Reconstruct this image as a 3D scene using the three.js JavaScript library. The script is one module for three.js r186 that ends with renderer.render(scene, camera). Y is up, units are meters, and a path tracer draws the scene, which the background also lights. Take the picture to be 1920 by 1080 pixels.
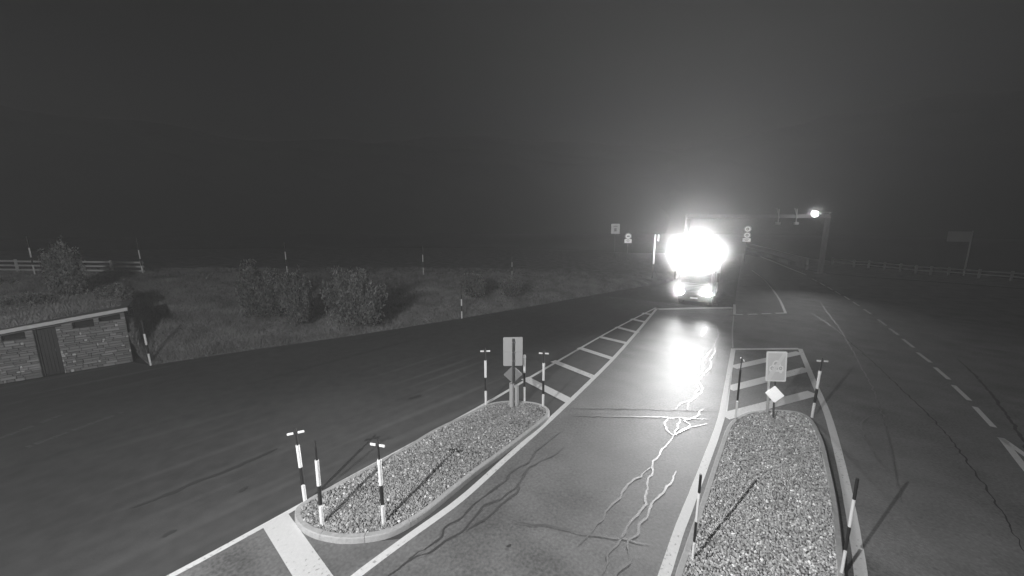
import * as THREE from 'three';
import { mergeGeometries, toCreasedNormals } from 'three/addons/utils/BufferGeometryUtils.js';
import { RoundedBoxGeometry } from 'three/addons/geometries/RoundedBoxGeometry.js';
import { ImprovedNoise } from 'three/addons/math/ImprovedNoise.js';

// ---------------------------------------------------------------- camera, sky, moon, exposure
const scene = new THREE.Scene();
const camera = new THREE.PerspectiveCamera(75.29, 16 / 9, 0.1, 2000);
camera.position.set(0, 6.5, 0);
camera.lookAt(0, 6.5 - 0.17857 * 10, -10);

const skyW = 64, skyH = 32, skyData = new Float32Array(skyW * skyH * 4);
for (let j = 0; j < skyH; j++) for (let i = 0; i < skyW; i++) {
  const up = Math.max(0, (j + 0.5) / skyH * 2 - 1), v = 0.003 - 0.001 * up;      // overcast night, a touch paler low down
  skyData.set([v, v, v, 1], (j * skyW + i) * 4);
}
const sky = new THREE.DataTexture(skyData, skyW, skyH, THREE.RGBAFormat, THREE.FloatType);
sky.mapping = THREE.EquirectangularReflectionMapping; sky.magFilter = sky.minFilter = THREE.LinearFilter; sky.needsUpdate = true;
scene.background = sky; scene.environment = sky;

const moon = new THREE.DirectionalLight(0xffffff, 0.012);
moon.position.set(-40, 70, 25); moon.target.position.set(0, 0, -20);
moon.castShadow = true; moon.shadow.radius = 20;
Object.assign(moon.shadow.camera, { left: -70, right: 70, top: 70, bottom: -70, near: 1, far: 220 });
moon.shadow.mapSize.set(2048, 2048);
scene.add(moon, moon.target);

scene.fog = new THREE.FogExp2(0xffffff, 0.0012);                // added haze; its lit glow stands in mostly for lens bloom

const renderer = new THREE.WebGLRenderer({ antialias: true });
renderer.toneMapping = THREE.LinearToneMapping;
renderer.toneMappingExposure = 1;
renderer.shadowMap.enabled = true;
const LAMP = { flood: 790, addedFloodLeft: 620, roof: 2700, added_visor: 600, head: 700, street: 420, strip: 1 };  // strip, visor and left flood values drive added lights

// ---------------------------------------------------------------- helpers
let seed = 20261019;
const rnd = () => { seed = (seed + 0x6d2b79f5) | 0; let t = Math.imul(seed ^ (seed >>> 15), 1 | seed); t = (t + Math.imul(t ^ (t >>> 7), 61 | t)) ^ t; return ((t ^ (t >>> 14)) >>> 0) / 4294967296; };
const rr = (a, b) => a + (b - a) * rnd();
const perlin = new ImprovedNoise();
const noise = (x, y, z = 0) => perlin.noise(x, y, z);
const fbm = (x, y, z = 0, n = 4) => { let s = 0, a = 0.5, f = 1; for (let i = 0; i < n; i++) { s += a * noise(x * f, y * f, z + i * 7.3); a *= 0.5; f *= 2.03; } return s; };
const used = {};
function numbered(name) { const k = used[name] = (used[name] ?? -1) + 1; return k ? name + '_' + String(k).padStart(3, '0') : name; }
function tag(o, label, category, group, kind) {
  if (label) o.userData.label = label;
  if (category) o.userData.category = category;
  if (group) o.userData.group = group;
  if (kind) o.userData.kind = kind;
  return o;
}
function mesh(name, geo, mat, parent) {
  const m = new THREE.Mesh(geo, mat); m.castShadow = m.receiveShadow = true;
  m.name = parent ? name : numbered(name); (parent ?? scene).add(m);
  return m;
}
function thing(name, x, y, z, turn = 0) { const o = new THREE.Group(); o.name = numbered(name); o.position.set(x, y, z); o.rotation.y = turn; scene.add(o); return o; }
function copyOf(o, label, x, y, z, turn = o.rotation.y) { const c = o.clone(); c.name = numbered(o.name.replace(/_\d{3}$/, '')); c.userData = { ...o.userData, label }; c.position.set(x, y, z); c.rotation.y = turn; scene.add(c); return c; }
const grey = (v, rough = 0.8, extra = {}) => new THREE.MeshStandardMaterial({ color: new THREE.Color().setRGB(v, v, v), roughness: rough, ...extra });
const box = (w, h, d, x = 0, y = 0, z = 0, r = 0.01) => new RoundedBoxGeometry(w, h, d, 1, Math.min(r, w / 2.1, h / 2.1, d / 2.1)).translate(x, y, z);
const cyl = (r0, r1, h, x = 0, y = 0, z = 0, n = 16) => new THREE.CylinderGeometry(r1, r0, h, n).translate(x, y + h / 2, z);
function bar(a, b, r, n = 8) { const p = new THREE.Vector3(...a), q = new THREE.Vector3(...b), d = q.clone().sub(p); const g = new THREE.CylinderGeometry(r, r, d.length(), n); g.applyQuaternion(new THREE.Quaternion().setFromUnitVectors(new THREE.Vector3(0, 1, 0), d.normalize())); return g.translate((p.x + q.x) / 2, (p.y + q.y) / 2, (p.z + q.z) / 2); }
function join(list) { return mergeGeometries(list.map((g) => { const n = g.index ? g.toNonIndexed() : g; for (const k of Object.keys(n.attributes)) if (!['position', 'normal', 'uv'].includes(k)) n.deleteAttribute(k); return n; })); }
function texture(size, fn, repeat, srgb) {
  const d = new Uint8Array(size * size * 4);
  for (let j = 0; j < size; j++) for (let i = 0; i < size; i++) { const v = Math.max(0, Math.min(255, fn(i / size, j / size) * 255)) | 0; d.set([v, v, v, 255], (j * size + i) * 4); }
  const t = new THREE.DataTexture(d, size, size); t.wrapS = t.wrapT = THREE.RepeatWrapping; t.magFilter = THREE.LinearFilter; t.minFilter = THREE.LinearMipmapLinearFilter; t.generateMipmaps = true;
  if (srgb) t.colorSpace = THREE.SRGBColorSpace;
  t.repeat.set(1 / repeat, 1 / repeat); t.needsUpdate = true; return t;
}
// tiles seamlessly: noise on a torus blended across the edges
function tiled(u, v, f, z, n = 4) { const a = fbm(u * f, v * f, z, n), b = fbm((u - 1) * f, v * f, z, n), c = fbm(u * f, (v - 1) * f, z, n), d = fbm((u - 1) * f, (v - 1) * f, z, n); const s = u * u * (3 - 2 * u), t = v * v * (3 - 2 * v); return (a * (1 - s) + b * s) * (1 - t) + (c * (1 - s) + d * s) * t; }
function smoothLine(pts, step = 0.25, closed = false) {
  const c = new THREE.CatmullRomCurve3(pts.map(([x, z]) => new THREE.Vector3(x, 0, z)), closed, 'centripetal');
  const n = Math.max(2, Math.ceil(c.getLength() / step)); return c.getSpacedPoints(n).map((p) => [p.x, p.z]);
}
function ribbon(pts, width, y, wobble = 0, taper = false) {           // a flat strip along a line on the ground, uv in metres
  const pos = [], uv = [], idx = []; let s = 0;
  pts.forEach(([x, z], i) => {
    const [x0, z0] = pts[Math.max(0, i - 1)], [x1, z1] = pts[Math.min(pts.length - 1, i + 1)], l = Math.hypot(x1 - x0, z1 - z0) || 1, nx = -(z1 - z0) / l, nz = (x1 - x0) / l;
    if (i) s += Math.hypot(x - pts[i - 1][0], z - pts[i - 1][1]);
    const k = taper ? Math.min(1, 0.35 + 4 * Math.min(i, pts.length - 1 - i) / pts.length) : 1;
    const a = width / 2 * k * (1 + wobble * noise(x * 3.1, z * 3.1, 1)), b = width / 2 * k * (1 + wobble * noise(x * 3.7, z * 3.7, 5));
    pos.push(x + nx * a, y, z + nz * a, x - nx * b, y, z - nz * b); uv.push(x + nx * a, z + nz * a, x - nx * b, z - nz * b);
    if (i) idx.push(2 * i - 2, 2 * i - 1, 2 * i, 2 * i - 1, 2 * i + 1, 2 * i);
  });
  return flat(pos, uv, idx);
}
function flat(pos, uv, idx) {
  const g = new THREE.BufferGeometry(); g.setAttribute('position', new THREE.Float32BufferAttribute(pos, 3)); g.setAttribute('uv', new THREE.Float32BufferAttribute(uv, 2));
  const nor = new Float32Array(pos.length); for (let i = 1; i < nor.length; i += 3) nor[i] = 1;
  g.setAttribute('normal', new THREE.BufferAttribute(nor, 3));
  const p = g.attributes.position;                                      // wind every face so that it looks up
  for (let i = 0; i < idx.length; i += 3) { const [a, b, c] = [idx[i], idx[i + 1], idx[i + 2]]; const cr = (p.getZ(b) - p.getZ(a)) * (p.getX(c) - p.getX(a)) - (p.getX(b) - p.getX(a)) * (p.getZ(c) - p.getZ(a)); if (cr < 0) [idx[i + 1], idx[i + 2]] = [c, b]; }
  g.setIndex(idx); return g;
}
function sheet(pts, y) {                                              // a flat polygon, uv in metres
  const tri = THREE.ShapeUtils.triangulateShape(pts.map(([x, z]) => new THREE.Vector2(x, z)), []);
  return flat(pts.flatMap(([x, z]) => [x, y, z]), pts.flatMap(([x, z]) => [x, z]), tri.flat());
}

// ---------------------------------------------------------------- surfaces (uv in metres)
const asphaltGrain = texture(1024, (u, v) => 0.62 + 0.5 * tiled(u, v, 90, 3, 3) + 0.5 * tiled(u, v, 5, 9, 5), 6);
const asphaltBump = texture(1024, (u, v) => 0.5 + 0.7 * tiled(u, v, 110, 21, 3), 4);
const roadWear = texture(2048, (u, v) => {                             // a 64 m field: patches and long drag marks of ploughs and chains
  const a = -0.75, x = u * Math.cos(a) - v * Math.sin(a), y = u * Math.sin(a) + v * Math.cos(a);
  let c = 0.5 + 0.42 * tiled(u, v, 9, 2, 5) + 0.22 * tiled(u, v, 150, 5, 3);
  c += 0.45 * Math.max(0, noise(x * 190, y * 11, 3) - 0.05) * Math.max(0, 0.25 + noise(u * 11, v * 11, 8) * 1.6);
  c -= 0.5 * Math.max(0, noise(x * 90, y * 5, 13) - 0.42);
  return c;
}, 64);
const paintWear = texture(1024, (u, v) => { const k = tiled(u, v, 40, 4, 4); return 0.9 + 0.16 * k - (k < -0.26 ? 0.32 : 0); }, 3);
const concreteGrain = texture(512, (u, v) => 0.78 + 0.3 * tiled(u, v, 14, 6, 5) + 0.14 * tiled(u, v, 60, 8, 2), 1.5);
const stoneGrain = texture(512, (u, v) => 0.75 + 0.4 * tiled(u, v, 22, 12, 4), 0.6);
const woodGrain = texture(512, (u, v) => 0.75 + 0.35 * noise(u * 4, v * 70, 2) + 0.15 * noise(u * 20, v * 160, 4), 1);
const grassPatch = texture(1024, (u, v) => 0.6 + 0.55 * tiled(u, v, 10, 31, 5) + 0.25 * tiled(u, v, 90, 33, 2), 9);

const M = {
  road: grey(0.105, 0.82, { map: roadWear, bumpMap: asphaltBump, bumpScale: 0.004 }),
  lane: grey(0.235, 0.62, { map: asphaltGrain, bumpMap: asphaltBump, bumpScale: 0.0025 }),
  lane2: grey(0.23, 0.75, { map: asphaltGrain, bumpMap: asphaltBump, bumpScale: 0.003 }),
  paint: grey(0.74, 0.6, { map: paintWear }),
  paintThin: grey(0.4, 0.6, { map: paintWear }),
  seal: new THREE.MeshPhysicalMaterial({ color: new THREE.Color().setRGB(0.018, 0.018, 0.018), roughness: 0.55, ior: 2.33, clearcoat: 0.6, clearcoatRoughness: 0.44 }),
  seam: grey(0.022, 0.75),
  stain: grey(0.035, 0.7),
  chain: grey(0.11, 0.8),
  kerb: grey(0.5, 0.8, { map: concreteGrain, bumpMap: concreteGrain, bumpScale: 0.004 }),
  soil: grey(0.24, 1, { map: stoneGrain }),
  gravel: grey(1, 0.62),
  gravelFine: grey(0.9, 0.8),
  white: grey(0.82, 0.45), black: grey(0.02, 0.5), darkPlastic: grey(0.035, 0.5),
  gantry: grey(0.22, 0.7), steel: grey(0.5, 0.42, { metalness: 0.6 }), steelDull: grey(0.42, 0.65), darkSteel: grey(0.1, 0.5, { metalness: 0.3 }),
  sheetingSoft: grey(0.92, 0.52, { metalness: 1 }), sheeting: grey(0.92, 0.31, { metalness: 1 }), sheetingDull: grey(0.5, 0.38, { metalness: 1 }), signBack: grey(0.42, 0.55), signBackDark: grey(0.24, 0.55), signWhite: grey(0.92, 0.4),
  stoneA: grey(0.26, 0.85, { map: stoneGrain }), stoneB: grey(0.2, 0.85, { map: stoneGrain }), stoneC: grey(0.34, 0.85, { map: stoneGrain }), stoneD: grey(0.6, 0.8, { map: stoneGrain }),
  mortar: grey(0.09, 1, { map: stoneGrain }), doorWood: grey(0.035, 0.7, { map: woodGrain }), fascia: grey(0.62, 0.7, { map: woodGrain }), hole: grey(0.015, 0.9), soffit: grey(0.18, 0.8, { map: woodGrain }),
  fence: grey(0.82, 0.85, { map: woodGrain }), fenceDull: grey(0.5, 0.85, { map: woodGrain }),
  grass: grey(0.27, 1, { map: grassPatch }), blade: new THREE.MeshStandardMaterial({ color: new THREE.Color().setRGB(0.3, 0.3, 0.3), roughness: 0.9, side: THREE.DoubleSide }),
  leaf: new THREE.MeshPhysicalMaterial({ color: new THREE.Color().setRGB(0.95, 0.95, 0.95), transmission: 0.5, thickness: 0, roughness: 1, side: THREE.DoubleSide, vertexColors: true }),
  bark: grey(0.1, 0.95), hill: grey(0.03, 1), verge: grey(0.3, 1, { map: grassPatch }), wall: grey(0.5, 0.85, { map: concreteGrain }),
  truck: grey(0.1, 0.4), truckDark: grey(0.05, 0.5), glass: grey(0.02, 0.08), tyre: grey(0.02, 0.9), rim: grey(0.4, 0.4, { metalness: 0.6 }),
  lamp: grey(0.8, 0.3, { emissive: new THREE.Color(1, 1, 1), emissiveIntensity: 9 }),
  streetLamp: grey(0.8, 0.3, { emissive: new THREE.Color(1, 1, 1), emissiveIntensity: 14 }),
  strip: grey(0.8, 0.3, { emissive: new THREE.Color(1, 1, 1), emissiveIntensity: 1.1 }),  // glow put on a reflective marker pole that is no lamp
};

// ---------------------------------------------------------------- ground, road, hills
const bankEdge = [[-46, 6], [-30, -6], ...[[-20.647, -14.133], [-17.758, -16.624], [-16.556, -16.229], [-15.018, -17.251], [-13.206, -18.402], [-8.99, -20.882], [-3.447, -24.636], [1.661, -28.368], [11.529, -36.102], [16.651, -39.666], [21.362, -44.87]]];
const vergeEdge = [[52.823, -84.205], [43.733, -59.814], [39.209, -47.242], [42.358, -43.133], [46.675, -39.314], [48.989, -36.703], [52.153, -32.862]];
const outline = [...bankEdge, ...vergeEdge, [90, -20], [80, 14], [-46, 14]];
tag(mesh('ground', sheet([[-700, -700], [700, -700], [700, 300], [-700, 300]], -0.03), M.hill), 'dark flat land around the road', null, null, 'structure');
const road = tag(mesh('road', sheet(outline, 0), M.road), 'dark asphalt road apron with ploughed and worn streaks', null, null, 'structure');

function hill(list, label) {                                           // a far slope, base line (x, z, height)
  const cols = 60, rows = 14, pos = [], idx = [];
  for (let i = 0; i <= cols; i++) {
    const t = i / cols * (list.length - 1), k = Math.min(list.length - 2, t | 0), f = t - k, L = (n) => list[k][n] * (1 - f) + list[k + 1][n] * f;
    const x = L(0), z = L(1), h = L(2), out = Math.hypot(x, z);
    for (let j = 0; j <= rows; j++) { const s = j / rows, d = 1 + s * 220 / out; pos.push(x * d, -0.6 + h * Math.pow(s, 0.8) + (s > 0 ? 9 * fbm(i * 0.23, j * 0.4, h * 0.01) * Math.min(1, s * 4) : 0), z * d); }
  }
  for (let i = 0; i < cols; i++) for (let j = 0; j < rows; j++) { const a = i * (rows + 1) + j, b = a + rows + 1; idx.push(a, b, a + 1, b, b + 1, a + 1); }
  const g = new THREE.BufferGeometry(); g.setAttribute('position', new THREE.Float32BufferAttribute(pos, 3)); g.setIndex(idx); g.computeVertexNormals();
  return tag(mesh('hill', g, M.hill), label, null, null, 'structure');
}
hill([[-230, -60, 70], [-200, -130, 90], [-120, -180, 80], [-20, -200, 95], [90, -200, 80]], 'dark mountainside behind the grass bank');
hill([[70, -205, 75], [150, -170, 100], [220, -110, 90], [260, -30, 80]], 'dark mountainside beyond the far road');

// the lighter older lane between the two islands
const wedgeL = [[-7.084, -5.058], [-6.724, -5.48], [-6.324, -5.921], [-5.347, -7.105], [-4.312, -8.421], [-1.053, -12.448], [2.286, -16.897], [6.18, -21.968], [11.005, -27.821]];
const wedgeR = [[-3.701, -4.82], [-3.292, -5.342], [-2.878, -5.921], [-2.179, -6.743], [-1.237, -7.817], [-0.192, -9.343], [1.26, -11.46], [3.368, -14.701], [4.881, -17.108], [7.295, -21.197], [10.911, -27.468]];
const islandL = [[11.465, -18.484], [8.077, -13.197], [6.921, -11.427], [4.638, -8.344], [3.498, -6.838], [2.848, -5.921], [2.087, -4.897]];
const islandR = [[14.919, -18.484], [12.315, -14.284], [10.739, -11.738], [8.852, -9.024], [7.649, -7.391], [6.513, -5.921], [5.64, -4.897]];
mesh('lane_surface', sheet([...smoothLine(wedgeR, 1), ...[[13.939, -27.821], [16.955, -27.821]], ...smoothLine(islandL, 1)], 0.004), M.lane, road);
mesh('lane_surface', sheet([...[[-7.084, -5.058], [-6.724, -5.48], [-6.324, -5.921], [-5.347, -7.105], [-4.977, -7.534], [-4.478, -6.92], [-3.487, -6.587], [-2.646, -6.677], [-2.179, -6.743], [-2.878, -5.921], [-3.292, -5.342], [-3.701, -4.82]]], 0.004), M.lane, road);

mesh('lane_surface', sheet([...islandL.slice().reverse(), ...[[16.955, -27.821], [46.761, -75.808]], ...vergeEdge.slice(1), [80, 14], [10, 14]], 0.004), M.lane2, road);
const PY = 0.008;
function line(pts, width, m = M.paint, name = 'painted_glint', smooth = true) { return mesh(name, ribbon(smooth ? smoothLine(pts, 0.3) : pts, width, PY, 0.06), m, road); }
line(wedgeL, 0.13); line(wedgeR, 0.17);
line(islandL, 0.2); line(islandR, 0.2);
line([[11.445, -18.402], [13.151, -18.443], [14.891, -18.484]], 0.24, M.paint, 'painted_glint', false);
line([[10.965, -27.294], [13.975, -27.644], [16.874, -27.821]], 0.5, M.paint, 'stop_line', false);
line([[17.65, -28.936], [15.734, -25.668]], 0.17, M.paint, 'painted_glint', false);
line([[19.693, -26.136], [22.658, -30.997], [25.672, -36.4], [29.003, -42.719], [32.296, -49.873]], 0.16);
line([[36.355, -45.79], [39.017, -52.193], [42.658, -60.617], [46.52, -69.977]], 0.16);
line([[15.518, -25.365], [13.174, -21.521], [11.534, -18.65]], 0.06, M.paintThin, 'painted_glint');
for (const [a, b] of [[[15.771, -25.668], [16.337, -25.668]], [[16.725, -25.745], [17.456, -25.823]], [[17.81, -25.9], [18.549, -25.979]], [[18.909, -26.057], [19.732, -26.136]]]) line([a, b], 0.22, M.paint, 'dash', false);
const dashes = [[34.42, -42.312], [33.663, -40.76], [33.129, -39.666], [32.11, -37.803], [31.753, -37.011], [30.762, -35.235], [30.544, -34.68], [29.54, -32.961], [29.335, -32.376], [28.41, -30.779], [27.942, -29.933], [27.034, -28.368], [26.411, -27.294], [25.539, -25.823], [24.617, -24.356], [23.649, -22.794], [23.258, -22.198], [22.391, -20.83], [21.928, -20.123], [20.979, -18.65], [20.399, -17.925], [19.574, -16.57], [19.11, -15.975], [18.238, -14.674], [17.763, -14.103], [16.853, -12.813], [16.46, -12.331], [15.446, -11.003]];
for (let i = 0; i < dashes.length; i += 2) line([dashes[i], dashes[i + 1]], 0.15, M.paint, 'dash', false);
line([[14.897, -10.404], [14.448, -9.486], [13.866, -8.229]], 0.16, M.paint, 'painted_glint', false); line([[14.893, -10.375], [13.75, -9.024], [12.479, -7.454]], 0.16, M.paint, 'painted_glint', false);
// hatch bars: the two ends and the width of each
for (const [a, b, w] of [[...[[0.539, -14.809], [2.149, -12.73]], 0.42], [...[[1.941, -16.759], [3.493, -14.863]], 0.36], [...[[3.483, -18.65], [4.863, -17.037]], 0.36], [...[[5.051, -20.476], [6.257, -19.342]], 0.36], [...[[6.503, -22.552], [7.487, -21.304]], 0.36], [...[[8.046, -24.496], [8.734, -23.681]], 0.36], [...[[9.367, -26.136], [9.923, -25.668]], 0.36],
  [...[[-5.244, -7.238], [-3.47, -5.693]], 0.5], [...[[9.977, -15.975], [14.494, -17.925]], 0.4], [...[[8.537, -13.792], [13.206, -15.789]], 0.42], [...[[7.162, -11.667], [11.586, -13.42]], 0.42]])
  mesh('hatch_bar', ribbon([a, b], w, PY - 0.002, 0), M.paint, road);
line([[9.39, -15.085], [8.248, -13.286], [7.435, -11.991]], 0.05, M.white, 'painted_glint');  // glint off the kerb, painted as a thin white line

// bitumen seals over the cracks (glossy), joints and stains
const seal = (pts, w, m = M.seal, y = 0.0115, name = 'crack_seal') => mesh(name, ribbon(smoothLine(pts, 0.05).map(([x, z]) => [x + 0.06 * noise(x * 3.3, z * 3.3, 2) + 0.02 * noise(x * 7, z * 7, 6), z + 0.06 * noise(x * 3.1, z * 3.1, 9) + 0.02 * noise(x * 6, z * 6, 3)]), w, y, 0.9, true), m, road);
let lift = 0; const sy = () => 0.0105 + 0.0006 * (lift++ % 7);
for (const pts of [
  [[13.206, -23.421], [12.523, -21.968], [11.745, -20.476], [10.694, -18.904], [10.31, -18.081], [9.411, -16.828], [8.997, -16.037], [8.027, -14.918], [7.678, -14.438], [7.531, -13.84], [6.923, -13.067], [6.39, -12.568], [6.137, -12.102]],
  [[10.415, -18.484], [9.057, -16.828], [8.534, -15.789], [7.663, -14.542], [7.251, -13.697], [6.702, -12.896], [6.12, -12.568], [5.742, -12.14]],
  [[12.613, -26.954], [11.946, -25.979], [11.126, -24.779]], [[12.401, -22.672], [11.66, -21.742], [10.802, -20.476]],
  [[5.286, -11.667], [4.939, -11.034], [5.006, -10.548], [5.516, -10.909], [6.36, -11.162]], [[5.619, -11.563], [5.379, -11.098], [5.018, -10.577]], [[6.696, -12.14], [6.154, -11.598], [5.72, -11.393], [5.775, -11.098], [5.022, -10.548]],
  [[4.993, -10.519], [4.454, -9.913], [4.039, -9.438], [3.777, -9.091], [3.709, -8.829], [3.471, -8.48], [3.256, -8.027], [3.139, -7.698], [2.862, -7.391], [2.489, -7.033], [2.256, -6.704], [1.92, -6.339], [1.671, -5.91], [1.376, -5.452]],
  [[3.73, -9.002], [3.281, -8.641], [2.875, -8.305], [2.503, -7.782], [2.148, -7.47], [1.872, -7.105], [1.583, -6.824], [1.381, -6.574]],
  [[4.331, -8.872], [3.807, -8.173], [3.345, -7.782], [3.091, -7.391], [2.813, -7.105], [2.652, -6.865], [2.399, -6.664], [2.297, -6.4]], [[2.294, -6.222], [1.979, -5.91], [1.686, -5.499]],
]) seal(pts, 0.052, M.seal, sy());
for (const pts of [
  [[1.495, -9.913], [1.272, -9.608], [0.624, -9.158], [0.246, -8.56], [0.12, -8.305], [-0.229, -7.903], [-0.653, -7.599], [-0.88, -7.179], [-1.047, -6.934], [-1.325, -6.691], [-1.522, -6.461], [-2.028, -6.198], [-2.261, -5.921], [-2.47, -5.595]],
  [[0.174, -8.382], [0.144, -8.136], [-0.163, -7.748], [-0.524, -7.314], [-0.99, -6.934]],
  [[1.559, -10.756], [0.823, -9.887], [0.453, -9.227], [0, -8.85], [-0.096, -8.56], [-0.471, -8.136], [-0.839, -7.748], [-1.108, -7.314], [-1.433, -6.99], [-1.456, -6.743], [-2.041, -6.245]],
  [[0.024, -7.223], [0.21, -7.12], [0.615, -7.091], [0.92, -7.019], [1.552, -6.838], [2.116, -6.757], [2.828, -6.574]],
  [[21.45, -25.979], [20.077, -22.672], [18.818, -20.181]], 
  [[25.108, -29.728], [23.248, -26.954], [20.238, -22.315], [17.571, -18.484], [15.485, -15.548], [14.428, -14.083], [13.148, -12.448], [12.21, -11.26], [11.189, -10.045], [10.269, -9.024], [9.599, -8.267], [9.143, -7.782]],
  [[12.44, -11.809], [11.666, -11.427], [11.233, -11.034], [10.542, -10.045], [10.18, -9.438], [10.004, -8.958]],
]) seal(pts, 0.045, M.seal, sy());
seal([[20.077, -22.672], [17.329, -17.397], [15.22, -13.604], [13.7, -10.971], [12.475, -9.227], [11.36, -7.765], [10.24, -6.424], [9.684, -5.795]], 0.035, M.seam, sy(), 'road_seam');
seal([[21.37, -17.037], [19.367, -14.542], [17.493, -12.448], [15.274, -10.153], [13.614, -8.52]], 0.08, M.stain, sy(), 'road_stain');
seal([[2.086, -11.738], [3.428, -11.667], [5.203, -11.598], [6.567, -11.46]], 0.05, M.seal, sy(), 'road_seam');
seal([[2.069, -12.216], [4.115, -12.14], [7.121, -11.991]], 0.03, M.stain, sy(), 'road_seam');
seal([[-8.73, -7.582], [-8.459, -7.817], [-8.204, -8.173], [-7.586, -8.829], [-6.804, -9.835]], 0.12, M.stain, sy(), 'road_stain');
seal([[-7.293, -6.757], [-7.16, -6.92]], 0.1, M.stain, sy(), 'road_stain'); seal([[-6.642, -8.1], [-6.563, -8.286]], 0.12, M.stain, sy(), 'road_stain'); seal([[-3.867, -12.939], [-3.433, -13.197]], 0.18, M.stain, sy(), 'road_stain');
seal([[-0.108, -6.549], [-0.011, -6.613]], 0.07, M.stain, sy(), 'road_stain');
// rows of pale nicks left by snow chains
for (const [a, b, n] of [[...[[-14.173, -9.939], [-13.465, -11.991]], 44], [...[[-15.574, -10.375], [-15.37, -11.773]], 30]]) {
  const g = [], dx = b[0] - a[0], dz = b[1] - a[1], l = Math.hypot(dx, dz);
  for (let i = 0; i < n; i++) { if (noise(i * 0.31, a[0]) < -0.25) continue; const f = (i + rr(-0.2, 0.2)) / n, x = a[0] + dx * f, z = a[1] + dz * f, w = rr(0.04, 0.09); g.push(ribbon([[x - dz / l * w + 0.03, z + dx / l * w], [x + dz / l * w - 0.03, z - dx / l * w]], 0.022, 0.004)); }
  tag(mesh('chain_marks', join(g), M.chain, road), null, null, null, 'stuff');
}

// ---------------------------------------------------------------- grass bank on the left, verge on the right
// foot of the bank, top of the bank and height of the top, from left to right
const foot = [[-34, -5.5], ...[[-20.647, -14.133], [-18.316, -16.828], [-17.775, -16.691], [-17.049, -16.358], [-16.556, -16.229], [-15.018, -17.251], [-13.206, -18.402], [-8.99, -20.882], [-3.447, -24.636], [1.661, -28.368], [11.529, -36.102], [16.651, -39.666], [21.362, -44.87]]];
const topH = [2.9, 2.85, 2.7, 2.6, 2.55, 2.5, 2.35, 2.15, 1.85, 1.55, 1.15, 0.45, 0.2, 0.08];
const topP = [[-62, -18], ...[-35.954, -25.979, -28.658, -27.047, -28.692, -27.759, -28.29, -28.115, -27.786, -28.47, -24.272, -29.538, -20.532, -30.962, -13.36, -33.097, -6.603, -35.232, 1.359, -37.689, 12.072, -37.938, 17.345, -41.404, 22.187, -46.661].reduce((a, v, i) => (i % 2 ? a[a.length - 1].push(v) : a.push([v]), a), [])];
const footH = [2.0, 2.12, 2.4, 1.6, 0.35, 0, 0, 0, 0, 0, 0, 0, 0, 0];        // the hut is set into the bank
function along(list, t) { const k = Math.min(list.length - 2, Math.floor(t)), f = t - k, a = list[k], b = list[k + 1]; return typeof a === 'number' ? a + (b - a) * f : [a[0] + (b[0] - a[0]) * f, a[1] + (b[1] - a[1]) * f]; }
function bank(t, s) {                                                     // s: 0 foot, 1 top, 2 far side
  const F = along(foot, t), T = along(topP, t), h = along(topH, t), h0 = along(footH, t), l = Math.hypot(T[0], T[1]);
  const hut = t < 3.4 ? 0.32 : 0, bx = 0.35 * hut / 0.32 * -0.64, bz = 0.35 * hut / 0.32 * -0.77;
  if (s <= 1) { const e = Math.pow(s, 0.72), n = 0.22 * fbm((F[0] + s * 9) * 0.35, (F[1] + s * 5) * 0.35, 4) * Math.sin(Math.PI * Math.min(1, s * 1.4)); return [F[0] + (T[0] - F[0]) * s + bx * (1 - s), h0 + (h - h0) * e + n, F[1] + (T[1] - F[1]) * s + bz * (1 - s)]; }
  const d = (s - 1) * 40 / l; return [T[0] * (1 + d), h - 0.06 * (s - 1) * 4, T[1] * (1 + d)];
}
{
  const cols = 150, rows = 26, pos = [], uv = [], idx = [];
  for (let i = 0; i <= cols; i++) for (let j = 0; j <= rows; j++) { const p = bank(i / cols * (foot.length - 1), j / rows * 2); pos.push(...p); uv.push(p[0], p[2]); }
  for (let i = 0; i < cols; i++) for (let j = 0; j < rows; j++) { const a = i * (rows + 1) + j, b = a + rows + 1; idx.push(a, b, a + 1, b, b + 1, a + 1); }
  const g = new THREE.BufferGeometry(); g.setAttribute('position', new THREE.Float32BufferAttribute(pos, 3)); g.setAttribute('uv', new THREE.Float32BufferAttribute(uv, 2)); g.setIndex(idx); g.computeVertexNormals();
  tag(mesh('grass_bank', g, M.grass), 'grassy bank rising beyond the left edge of the road', null, null, 'structure');
}
const vergeTop = [[61.814, -98.735], [53.451, -73.365], [52.913, -63.156], [51.534, -56.096], [52.539, -49.324], [56.024, -46.264], [56.942, -41.913], [58.513, -37.011]];
tag(mesh('verge', sheet([...vergeEdge, ...vergeTop.slice().reverse()], 0.05), M.verge), 'grass verge along the right edge of the road', null, null, 'structure');

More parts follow.
